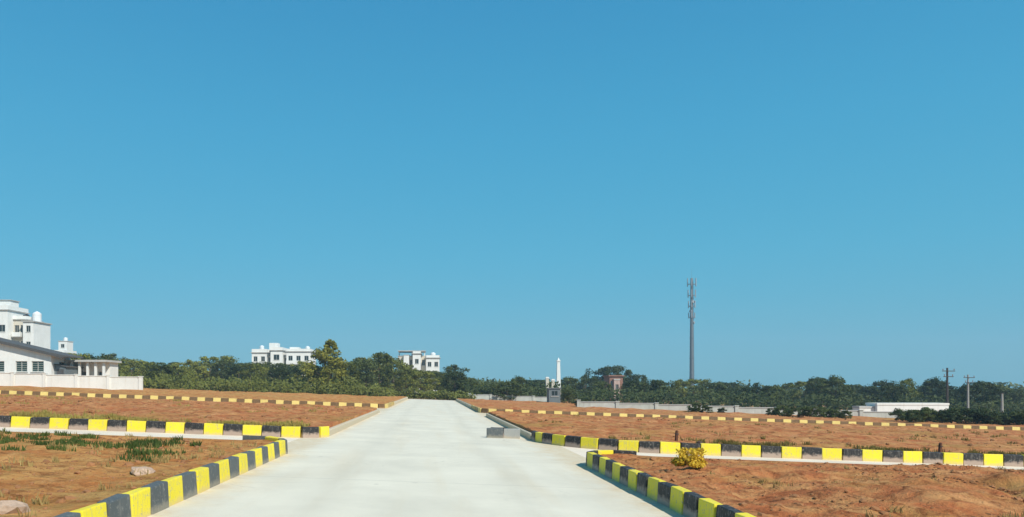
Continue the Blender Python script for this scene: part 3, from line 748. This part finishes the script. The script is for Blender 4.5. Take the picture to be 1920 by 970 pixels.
def flats(name, label, cat, px0, Y, unit, bays, z_extra=0.0, wallmat='white', group=None, rz=0.0):
    """bays: dicts x0,x1,y0,y1,h (m, local), win list of (x0,x1,z0,z1), parapet, roof slab"""
    x = px2x(px0, Y); root = empty(name, (x, Y, gz(x)-0.3+z_extra), rz); tag(root, label, cat, group)
    for b in bays:
        mb = MB(); ops = list(b.get('win', [])); so_ = list(b.get('swin', []))
        block(mb, b['x0'], b['x1'], b['y0'], b['y1'], 0, b['h'], ops, so_)
        mb.build('wall', M[b.get('mat', wallmat)], root, fix=False)
        for o_ in ops: window(root, o_[0], o_[1], b['y0'], o_[2], o_[3])
        for o_ in so_: window(root, o_[0], o_[1], b['x1'], o_[2], o_[3], sidewall=True)
        if b.get('slab', True):
            mb = MB(); ov = b.get('ov', 0.25); mb.box(b['x0']-ov, b['x1']+ov, b['y0']-ov, b['y1']+ov, b['h']+.003, b['h']+.20); mb.build('roof', M[b.get('slabmat', 'slab')], root)
            if b.get('par', 0) > 0:
                pa = b['par']; zt = b['h']+.203; mb = MB(); X0, X1, Y0, Y1 = b['x0'], b['x1'], b['y0'], b['y1']
                mb.box(X0, X1, Y0, Y0+.15, zt, zt+pa); mb.box(X0, X1, Y1-.15, Y1, zt, zt+pa); mb.box(X0, X0+.15, Y0+.152, Y1-.152, zt, zt+pa); mb.box(X1-.15, X1, Y0+.152, Y1-.152, zt, zt+pa)
                mb.build('parapet', M[wallmat], root)
    return root

def win_grid(x0, x1, cols, h, storeys, wd=1.2, wh=1.3, base=0.95, top=0):
    out = []; sh = h/storeys; cw = (x1-x0)/cols
    for k in range(storeys-top):
        for c in range(cols):
            m = x0+cw*(c+.5); out.append((m-wd/2, m+wd/2, sh*k+base, sh*k+base+wh))
    return out
def balcony(root, x0, x1, y, z, dep=1.1, mat='white'):
    mb = MB(); mb.box(x0, x1, y-dep, y-.004, z-.14, z); b = mb.build('balcony', M['slab'], root)
    mb = MB(); mb.box(x0, x1, y-dep, y-dep+.09, z+.003, z+.85); mb.box(x0, x0+.09, y-dep+.092, y-.006, z+.003, z+.85); mb.box(x1-.09, x1, y-dep+.092, y-.006, z+.003, z+.85); mb.build('railing', M[mat], b)

# tall apartment block behind the shed
Y = 150; u = Y/F
def ax(p): return (p-0)*u
H1 = py2z(603, Y)-(gz(px2x(40, Y))-.3); H2 = py2z(584, Y)-(gz(px2x(40, Y))-.3)
bays = [dict(x0=ax(-70), x1=ax(-22), y0=0, y1=7, h=H1, win=win_grid(ax(-70), ax(-22), 2, H1, 4), par=.9),
        dict(x0=ax(-22)+.005, x1=ax(22), y0=-1.4, y1=6.2, h=H2, win=win_grid(ax(-22), ax(22), 2, H1, 4, 1.3, 1.4), par=.8),
        dict(x0=ax(22)+.005, x1=ax(46), y0=0.6, y1=6.6, h=H1+.3, win=win_grid(ax(23), ax(45), 2, H1, 4, .9, 1.5), par=0.6, mat='cream_wall'),
        dict(x0=ax(46)+.005, x1=ax(66), y0=-0.6, y1=6.0, h=H1-.2, win=win_grid(ax(47), ax(65), 1, H1, 4, .9, 1.3), par=0.0)]
apt = flats('apartment_block', 'tall white apartment block with stepped roof behind the white shed', 'apartment block', 0, Y, u, bays)
for k in (1, 2, 3): balcony(apt, ax(24), ax(40), 0.6, H1/4*k+.1); balcony(apt, ax(-20), ax(0), -1.4, H1/4*k+.1)
mb = MB(); mb.box(ax(-18), ax(12), 1.5, 4.5, H2+.206, H2+.206+2.1); hr = mb.build('stair_head', M['white'], apt)
mb = MB(); mb.box(ax(-20), ax(14), 1.3, 4.7, H2+2.31, H2+2.45); mb.build('roof_cap', M['slab'], hr)
tank(apt, ax(57), 2.5, H1+.0, 0.85, 2.2); tank(apt, ax(34), 3.0, H1+.5, 0.6, 1.2, 'tank_black')

# small white house top farther off
Y = 200; H = py2z(640, Y)-(gz(px2x(119, Y))-.3)
b2 = flats('distant_house', 'narrow white house showing its top beyond the shed roof', 'house', 112, Y, Y/F, [dict(x0=-3.2, x1=1.2, y0=0, y1=7, h=H-3.2, win=win_grid(-3.2, 1.2, 1, H-3.2, 4), par=.6), dict(x0=-1.1, x1=1.19, y0=1.5, y1=5, h=H, win=[(-.5, .5, H-1.7, H-.7)], ov=.1)])
tank(b2, .1, 3, H+.21, .55, 1.0)

# white gabled shed
Y = 75.0; xr = px2x(96, Y); x = px2x(0, Y); g0 = gz(xr)
shed = empty('shed', (xr, Y, g0+.2)); tag(shed, 'white gabled shed with dark roof edge and green-glazed windows beside the compound wall', 'shed')
ev = py2z(664, Y)-g0-.2; ridge_dx = 11.5; rg = ev+ridge_dx*0.235
u = Y/F
ops = [((p0-96)*u, (p1-96)*u, 1.6, 2.68) for p0, p1 in ((29, 51), (59, 82), (-14, 8), (-60, -38))]
mb = MB()
block(mb, -2*ridge_dx, 0, 0, 4, 0, ev-.02, ops, [(1.6, 3.0, 1.6, 2.68)])
mb.build('wall', M['white'], shed, fix=False)
mb = MB(); mb.prism_y([(-2*ridge_dx, ev-.018), (0, ev-.018), (-ridge_dx, rg-.02)], 0.0, 4); mb.build('gable', M['white'], shed)
for o_ in ops: window(shed, o_[0], o_[1], 0, o_[2], o_[3], 'glass_green', grille=True)
for a, b in ((1.6, 3.0),): window(shed, a, b, 0, 1.6, 2.68, 'glass_green', sidewall=True)
mb = MB(); sl_ = 0.235
mb.prism_y([(-ridge_dx, rg+.004), (1.3, ev-1.3*sl_+.004), (1.3, ev-1.3*sl_+.16), (-ridge_dx, rg+.18), (-2*ridge_dx-1.3, ev-1.3*sl_+.16), (-2*ridge_dx-1.3, ev-1.3*sl_+.004)], -.4, 4.2)
mb.build('roof', M['roof_dark'], shed)
mb = MB(); mb.prism_y([(-ridge_dx, rg-.12), (1.32, ev-1.32*sl_-.12), (1.32, ev-1.32*sl_+.15), (-ridge_dx, rg+.16), (-2*ridge_dx-1.32, ev-1.32*sl_+.15), (-2*ridge_dx-1.32, ev-1.32*sl_-.12)], -.48, -.404); mb.build('bargeboard', M['frame_dark'], shed)
# grey lean-to at its side
lt = empty('lean_to', (xr+.02, Y+.6, g0+.2)); tag(lt, 'dark grey sheet lean-to against the side of the white shed', 'lean-to')
mb = MB(); mb.prism_y([(0.01, 0), (1.15, 0), (1.15, 2.1), (0.01, 2.35)], 0, 4); mb.build('wall', M['grey_paint'], lt)
mb = MB(); mb.prism_y([(0.005, 2.36), (1.3, 2.09), (1.3, 2.17), (0.005, 2.44)], -.12, 4.1); mb.build('roof', M['roof_dark'], lt)
mb = MB(); mb.box(.25, .95, -.035, -.003, 0.02, 1.9); d = mb.build('door', M['frame_dark'], lt); mb = MB(); mb.box(.84, .89, -.07, -.037, .95, 1.08); mb.build('handle', M['galv'], d)

# low white outbuilding with verandah
Y = 78.0; x0 = px2x(116, Y); x1 = px2x(196, Y); W = x1-x0; z0 = gz((x0+x1)/2)+.2
ob = empty('outbuilding', (x0, Y, z0)); tag(ob, 'low white outbuilding with column verandah and flat grey roof', 'outbuilding')
hh = py2z(679, Y)-z0
mb = MB(); ops = [(W*.30, W*.45, .9, 1.8), (W*.72, W*.87, .9, 1.8)]; block(mb, 0, W, 1.3, 3.4, 0, hh, ops, ()); mb.build('wall', M['white2'], ob, fix=False)
for o_ in ops: window(ob, o_[0], o_[1], 1.3, o_[2], o_[3])
for i in range(6):
    mb = MB(); xc = .12+(W-.24)*i/5; mb.box(xc-.11, xc+.11, .0, .22, 0, hh); mb.box(xc-.15, xc+.15, -.04, .26, 0.002, .15); mb.build('column', M['white'], ob)
mb = MB(); mb.box(-.3, W+.3, -.35, 3.6, hh+.003, hh+.22); mb.build('roof', M['slab'], ob)
mb = MB(); mb.box(0, W, .26, 1.29, .0, .12); mb.build('verandah_floor', M['slab'], ob)

# white compound wall
def wall_run(name, label, xa, xb, Y, h, mat, step=3.0, thick=.22, cap='slab', z_base=.2, Y2=None):
    Y2 = Y if Y2 is None else Y2
    root = empty(name, (xa, Y, gz(xa)+z_base)); tag(root, label, 'wall')
    L = math.hypot(xb-xa, Y2-Y); n = max(1, round(L/step)); mb = MB(); cp = MB(); pl = []
    # a panel wall that steps down with the ground
    ang = math.atan2(Y2-Y, xb-xa); root.rotation_euler = (0, 0, ang)
    for i in range(n):
        a, b = L*i/n, L*(i+1)/n; xm = xa+(a+b)/2*math.cos(ang); zz = gz(xm)-gz(xa)
        mb.box(a+.152, b-.152, -thick/2, thick/2, zz-.5, zz+h); cp.box(a+.155, b-.155, -thick/2-.04, thick/2+.04, zz+h+.003, zz+h+.07)
    mb.build('wall_panel', M[mat], root); cp.build('coping', M[cap], root)
    for i in range(n+1):
        a = L*i/n; xm = xa+a*math.cos(ang); zz = gz(xm)-gz(xa); p = MB(); p.box(a-.15, a+.15, -.19, .19, zz-.5, zz+h+.10); p.box(a-.19, a+.19, -.23, .23, zz+h+.102, zz+h+.17); p.build('pier', M[mat], root)
    return root
wall_run('compound_wall', 'bright white compound wall in front of the shed and outbuilding', -50, px2x(264, 72), 72, 1.28, 'white2', 3.2, cap='white2')
wall_run('boundary_wall', 'long low grey wall below the mast with shrubs before it', px2x(1085, 68), 58, 68, 0.56, 'grey_wall', 3.5, Y2=62)
wall_run('end_wall', 'low grey wall closing the far end of the road', px2x(880, 99), px2x(1040, 99), 99, 0.62, 'grey_wall', 3.0)

# white houses beyond the belt
Y = 190; u = Y/F; def_ = gz(px2x(526, Y))-.3
def lx_(p): return (p-526)*u
def hh_(y): return py2z(y, Y)-def_
bB = [dict(x0=lx_(472), x1=lx_(500), y0=0, y1=9, h=hh_(662), win=win_grid(lx_(472), lx_(500), 2, hh_(662), 3, 1.0, 1.3), par=.8),
      dict(x0=lx_(500)+.005, x1=lx_(508), y0=1.6, y1=9, h=hh_(666), win=win_grid(lx_(500), lx_(508), 1, hh_(666), 3, .7, 1.5), mat='cream_wall', ov=0.0),
      dict(x0=lx_(508)+.005, x1=lx_(530), y0=-.5, y1=8, h=hh_(658), win=win_grid(lx_(508), lx_(530), 1, hh_(658), 3, 1.5, 1.4), par=.7),
      dict(x0=lx_(530)+.005, x1=lx_(537), y0=1.8, y1=9, h=hh_(668), win=win_grid(lx_(530), lx_(537), 1, hh_(668), 3, .6, 1.5), mat='cream_wall', ov=0.0),
      dict(x0=lx_(537)+.005, x1=lx_(582), y0=0, y1=9, h=hh_(660), win=win_grid(lx_(537), lx_(582), 3, hh_(660), 3, 1.1, 1.3), par=.6)]
hb = flats('house', 'white three-storey house with projecting bays above the trees beside the tallest tree', 'house', 526, Y, u, bB)
mb = MB(); mb.box(lx_(500), lx_(516), 3, 6, hh_(658)+.21, hh_(642)); sh_ = mb.build('stair_head', M['white'], hb)
mb = MB(); mb.box(lx_(539), lx_(556), 3, 6, hh_(660)+.21, hh_(650)); mb.build('roof_room', M['white'], hb)
tank(hb, lx_(486), 3, hh_(662)+.81, .6, 1.3); tank(hb, lx_(572), 4, hh_(660)+.21, .6, 1.5)
for k in (1, 2): balcony(hb, lx_(538), lx_(560), 0, hh_(660)/3*k+.1)

Y = 200; u = Y/F; def_ = gz(px2x(785, Y))-.3
def lx_(p): return (p-785)*u
bC = [dict(x0=lx_(746), x1=lx_(757), y0=1.2, y1=9, h=hh_(668), win=win_grid(lx_(746), lx_(757), 1, hh_(668), 3, .8, 1.4), mat='cream_wall', ov=.1),
      dict(x0=lx_(757)+.005, x1=lx_(767), y0=-.6, y1=9, h=hh_(667), win=(), ov=.05),
      dict(x0=lx_(767)+.005, x1=lx_(774), y0=1.5, y1=9, h=hh_(668), win=win_grid(lx_(767), lx_(774), 1, hh_(668), 3, .6, 1.6), mat='cream_wall', ov=0.0),
      dict(x0=lx_(774)+.005, x1=lx_(789), y0=-.6, y1=9, h=hh_(664), win=win_grid(lx_(774), lx_(789), 1, hh_(664), 3, 1.0, 1.3), par=.5),
      dict(x0=lx_(789)+.005, x1=lx_(799), y0=1.5, y1=9, h=hh_(668), win=win_grid(lx_(789), lx_(799), 1, hh_(668), 3, .9, 1.6), mat='cream_wall', ov=0.0),
      dict(x0=lx_(799)+.005, x1=lx_(824), y0=-.4, y1=9, h=hh_(672), win=win_grid(lx_(799), lx_(824), 2, hh_(672), 3, 1.0, 1.3), par=.6)]
hc = flats('house', 'white flat-roofed house with vertical piers nearest the end of the road', 'house', 785, Y, u, bC)
mb = MB(); mb.box(lx_(746), lx_(798), .2, 8.5, hh_(664)+.72, hh_(664)+.95); mb.build('roof_canopy', M['slab'], hc)
for p_ in (748, 772, 796):
    mb = MB(); mb.box(lx_(p_)-.12, lx_(p_)+.12, 2, 2.24, hh_(668)+.2, hh_(664)+.718); mb.build('canopy_post', M['white'], hc)
tank(hc, lx_(812), 4, hh_(672)+.21, .7, 1.6)

# reddish house among the trees of the mast side
Y = 122; u = Y/F; def_ = gz(px2x(1155, Y))-.3
def lx_(p): return (p-1155)*u
hr_ = flats('cottage', 'reddish-brown narrow cottage with pale front bay between dark trees', 'cottage', 1155, Y, u,
   [dict(x0=lx_(1143), x1=lx_(1168), y0=0, y1=4, h=hh_(706), win=[(lx_(1144.2), lx_(1148.6), hh_(724), hh_(714))], mat='red_wall', ov=.2, slabmat='red_wall'),
    dict(x0=lx_(1150), x1=lx_(1161), y0=-.5, y1=-.004, h=hh_(713), win=[(lx_(1152.5), lx_(1158.5), hh_(731), hh_(721))], mat='pink', ov=.05)], wallmat='red_wall')

# low white building on the mast side
Y = 72; u = Y/F; def_ = gz(px2x(1710, Y))-.1
def lx_(p): return (p-1710)*u
lb = flats('low_building', 'long low white building with flat roof behind the grey wall', 'building', 1710, Y, u,
   [dict(x0=lx_(1645), x1=lx_(1779), y0=0, y1=1.9, h=hh_(760), win=(), ov=.04, slabmat='white2'),
    dict(x0=lx_(1616), x1=lx_(1644), y0=.4, y1=1.6, h=hh_(766), win=(), ov=.03, mat='white2')], z_extra=.2)
# grey cabin by the road end
Y = 88; x = px2x(1040, Y); cb = empty('cabin', (x, Y, gz(x)+.2)); tag(cb, 'small blue-grey steel cabin beside the road end', 'cabin')
hgt = py2z(729, Y)-gz(x)-.2
mb = MB(); block(mb, -.68, .68, 0, 1.6, 0, hgt, [(-.40, .40, .9, 1.55)], [(.5, 1.2, .9, 1.5)], .05); mb.build('wall', M['grey_paint'], cb, fix=False)
window(cb, -.40, .40, 0, .9, 1.55, frame='galv', rec=.05)
window(cb, .5, 1.2, .68, .9, 1.5, frame='galv', rec=.05, sidewall=True)
mb = MB(); mb.box(-.78, .78, -.12, 1.72, hgt+.003, hgt+.09); mb.build('roof', M['galv'], cb)

# white pillar and its two gate piers
Y = 140; x = px2x(1047, Y); pl = empty('white_pillar', (x, Y, gz(x)-.1)); tag(pl, 'tall slender white pillar rising above the trees beside the road end', 'pillar')
ht = py2z(671, Y)-gz(x)+.1
mb = MB(); mb.box(-.48, .48, -.48, .48, 0, 1.6); mb.box(-.43, .43, -.43, .43, 1.602, 2.1); mb.build('base', M['cream_wall'], pl)
mb = MB(); k = len(mb.v); a, b = .40, .27
mb.v += [(-a,-a,2.102),(a,-a,2.102),(a,a,2.102),(-a,a,2.102),(-b,-b,ht-.7),(b,-b,ht-.7),(b,b,ht-.7),(-b,b,ht-.7)]
mb.f += [(0,3,2,1),(4,5,6,7),(0,1,5,4),(1,2,6,5),(2,3,7,6),(3,0,4,7)]; mb.build('shaft', M['white'], pl)
mb = MB(); mb.box(-.36, .36, -.36, .36, ht-.698, ht-.5); mb.tube((0,0,ht-.498), (0,0,ht), .25, .04, 12); mb.build('finial', M['white'], pl)
for p_, top_, lab in ((1037, 711, 'cream gate pier close beside the tall white pillar'), (1026, 707, 'slim cream gate pier farther from the tall white pillar')):
    Yp = 136; x = px2x(p_, Yp); q = empty('gate_pier', (x, Yp, gz(x)-.1)); tag(q, lab, 'gate pier'); h_ = py2z(top_, Yp)-gz(x)+.1
    mb = MB(); mb.box(-.27, .27, -.27, .27, 0, h_-.3); mb.build('shaft', M['cream_wall'], q); mb = MB(); mb.box(-.34, .34, -.34, .34, h_-.298, h_-.12); mb.box(-.24, .24, -.24, .24, h_-.118, h_); mb.build('capital', M['white2'], q)

# ------------------------------------------------------------------ mast
Y = 250; x = px2x(1297, Y); g0 = gz(x); ma = empty('telecom_mast', (x, Y, g0)); tag(ma, 'tall grey telecom mast with antenna clusters above the dark trees', 'mast')
TH = py2z(522, Y)-g0
mb = MB(); mb.box(-1.6, 1.6, -1.6, 1.6, -.3, .5); mb.build('foundation', M['slab'], ma)
NS = 6
for i in range(NS):
    za, zb = .502+(TH-.5)*i/NS, .502+(TH-.5)*(i+1)/NS-.004; ra = .80-.40*i/NS; rb = .80-.40*(i+1)/NS
    mb = MB(); mb.tube((0,0,za), (0,0,zb), ra, rb, 12); mb.tube((0,0,za), (0,0,za+.12), ra+.12, ra+.12, 12); mb.build('mast_section', M['galv'], ma)
for zc, rad, npn, ph in ((TH-1.4, 1.45, 6, 2.6), (TH-5.2, 1.25, 6, 2.5), (TH-8.8, 1.1, 6, 2.3), (TH-12.5, 1.0, 3, 1.9)):
    mb = MB()
    for i in range(12):
        a, b = 2*PI*i/12, 2*PI*(i+1)/12; mb.tube((rad*math.cos(a), rad*math.sin(a), zc-.6), (rad*math.cos(b), rad*math.sin(b), zc-.6), .05, .05, 5)
    for i in range(3):
        a = 2*PI*i/3+.3; mb.tube((.2*math.cos(a), .2*math.sin(a), zc-.6), (rad*math.cos(a), rad*math.sin(a), zc-.6), .06, .06, 5)
    mb.build('antenna_ring', M['galv'], ma)
    for i in range(npn):
        a = 2*PI*i/npn+.2; c, s_ = math.cos(a), math.sin(a); mb = MB(); mb.box(-.16, .16, -.09, .09, -ph/2, ph/2)
        pnl = mb.build('antenna', M['panel'], ma); pnl.location = ((rad+.1)*c, (rad+.1)*s_, zc); pnl.rotation_euler = (0, 0, a+PI/2)
for zc, a in ((TH-8, -1.2), (TH-11.2, -2.4), (TH-15, -.6)):
    c, s_ = math.cos(a), math.sin(a); mb = MB(); mb.tube((c*.5, s_*.5, zc), (c*.9, s_*.9, zc), .42, .45, 14); mb.build('dish', M['panel'], ma)
mb = MB(); mb.tube((0,0,TH+.002), (0,0,TH+3.4), .035, .015, 6); mb.build('lightning_rod', M['galv'], ma)
mb = MB()
mb.tube((.75,-.50,.6), (.38,-.28,TH-1), .03, .03, 5); mb.tube((.45,-.80,.6), (.16,-.46,TH-1), .03, .03, 5)
for i in range(90): 
    t = i/90; zz = .8+(TH-2)*t; mb.tube((.75-.37*t, -.50+.22*t, zz), (.45-.29*t, -.80+.34*t, zz), .015, .015, 4)
mb.build('ladder', M['galv'], ma)

# ------------------------------------------------------------------ poles
def epole(px, Y, ytop, label, arms=True, mat='conc_pole'):
    x = px2x(px, Y); z = gz(x); h = py2z(ytop, Y)-z; o = empty('utility_pole', (x, Y, z)); tag(o, label, 'utility pole', 'utility poles on the mast side'); o.rotation_euler = (0, 0, .25)
    mb = MB(); mb.tube((0,0,-.4), (0,0,h), .15, .09, 10); mb.build('post', M[mat], o)
    if arms:
        for zc, w_ in ((h-.35, .85), (h-.95, .65)):
            mb = MB(); mb.box(-w_, w_, -.20, -.12, zc-.04, zc+.04); mb.box(-.17, .17, -.118, .0, zc-.03, zc+.03); ca = mb.build('crossarm', M['iron'], o)
            for s_ in (-1, 1):
                mb = MB(); mb.tube((s_*(w_-.1), -.16, zc+.042), (s_*(w_-.1), -.16, zc+.12), .02, .02, 6); mb.tube((s_*(w_-.1), -.16, zc+.121), (s_*(w_-.1), -.16, zc+.24), .05, .035, 8); mb.build('insulator', M['porcelain'], ca)
    else:
        mb = MB(); mb.box(-.12, .12, -.12, .12, h+.002, h+.06); mb.build('cap', M['iron'], o)
epole(1776, 80, 690, 'tallest dark utility pole with crossarms behind the low white building', mat='iron')
epole(1815, 92, 703, 'thinner grey utility pole with crossarms standing beside the tallest pole')
epole(1879, 74, 738, 'short plain pale post without crossarms behind the grey wall', arms=False)

# ------------------------------------------------------------------ air
mb = MB(); mb.box(-905, 905, -65, 905, -5.5, 62); hz = mb.build('haze', None); tag(hz, kind='stuff')
hm = bpy.data.materials.new('air'); hm.use_nodes = True; t_ = hm.node_tree; t_.nodes.clear()
o_ = t_.nodes.new('ShaderNodeOutputMaterial'); v_ = t_.nodes.new('ShaderNodeVolumePrincipled')
v_.inputs['Color'].default_value = (0.62, 0.84, 1.0, 1); v_.inputs['Density'].default_value = HAZE
t_.links.new(v_.outputs[0], o_.inputs['Volume']); hz.data.materials.append(hm)

# ------------------------------------------------------------------ render defaults
scene.render.engine = 'CYCLES'
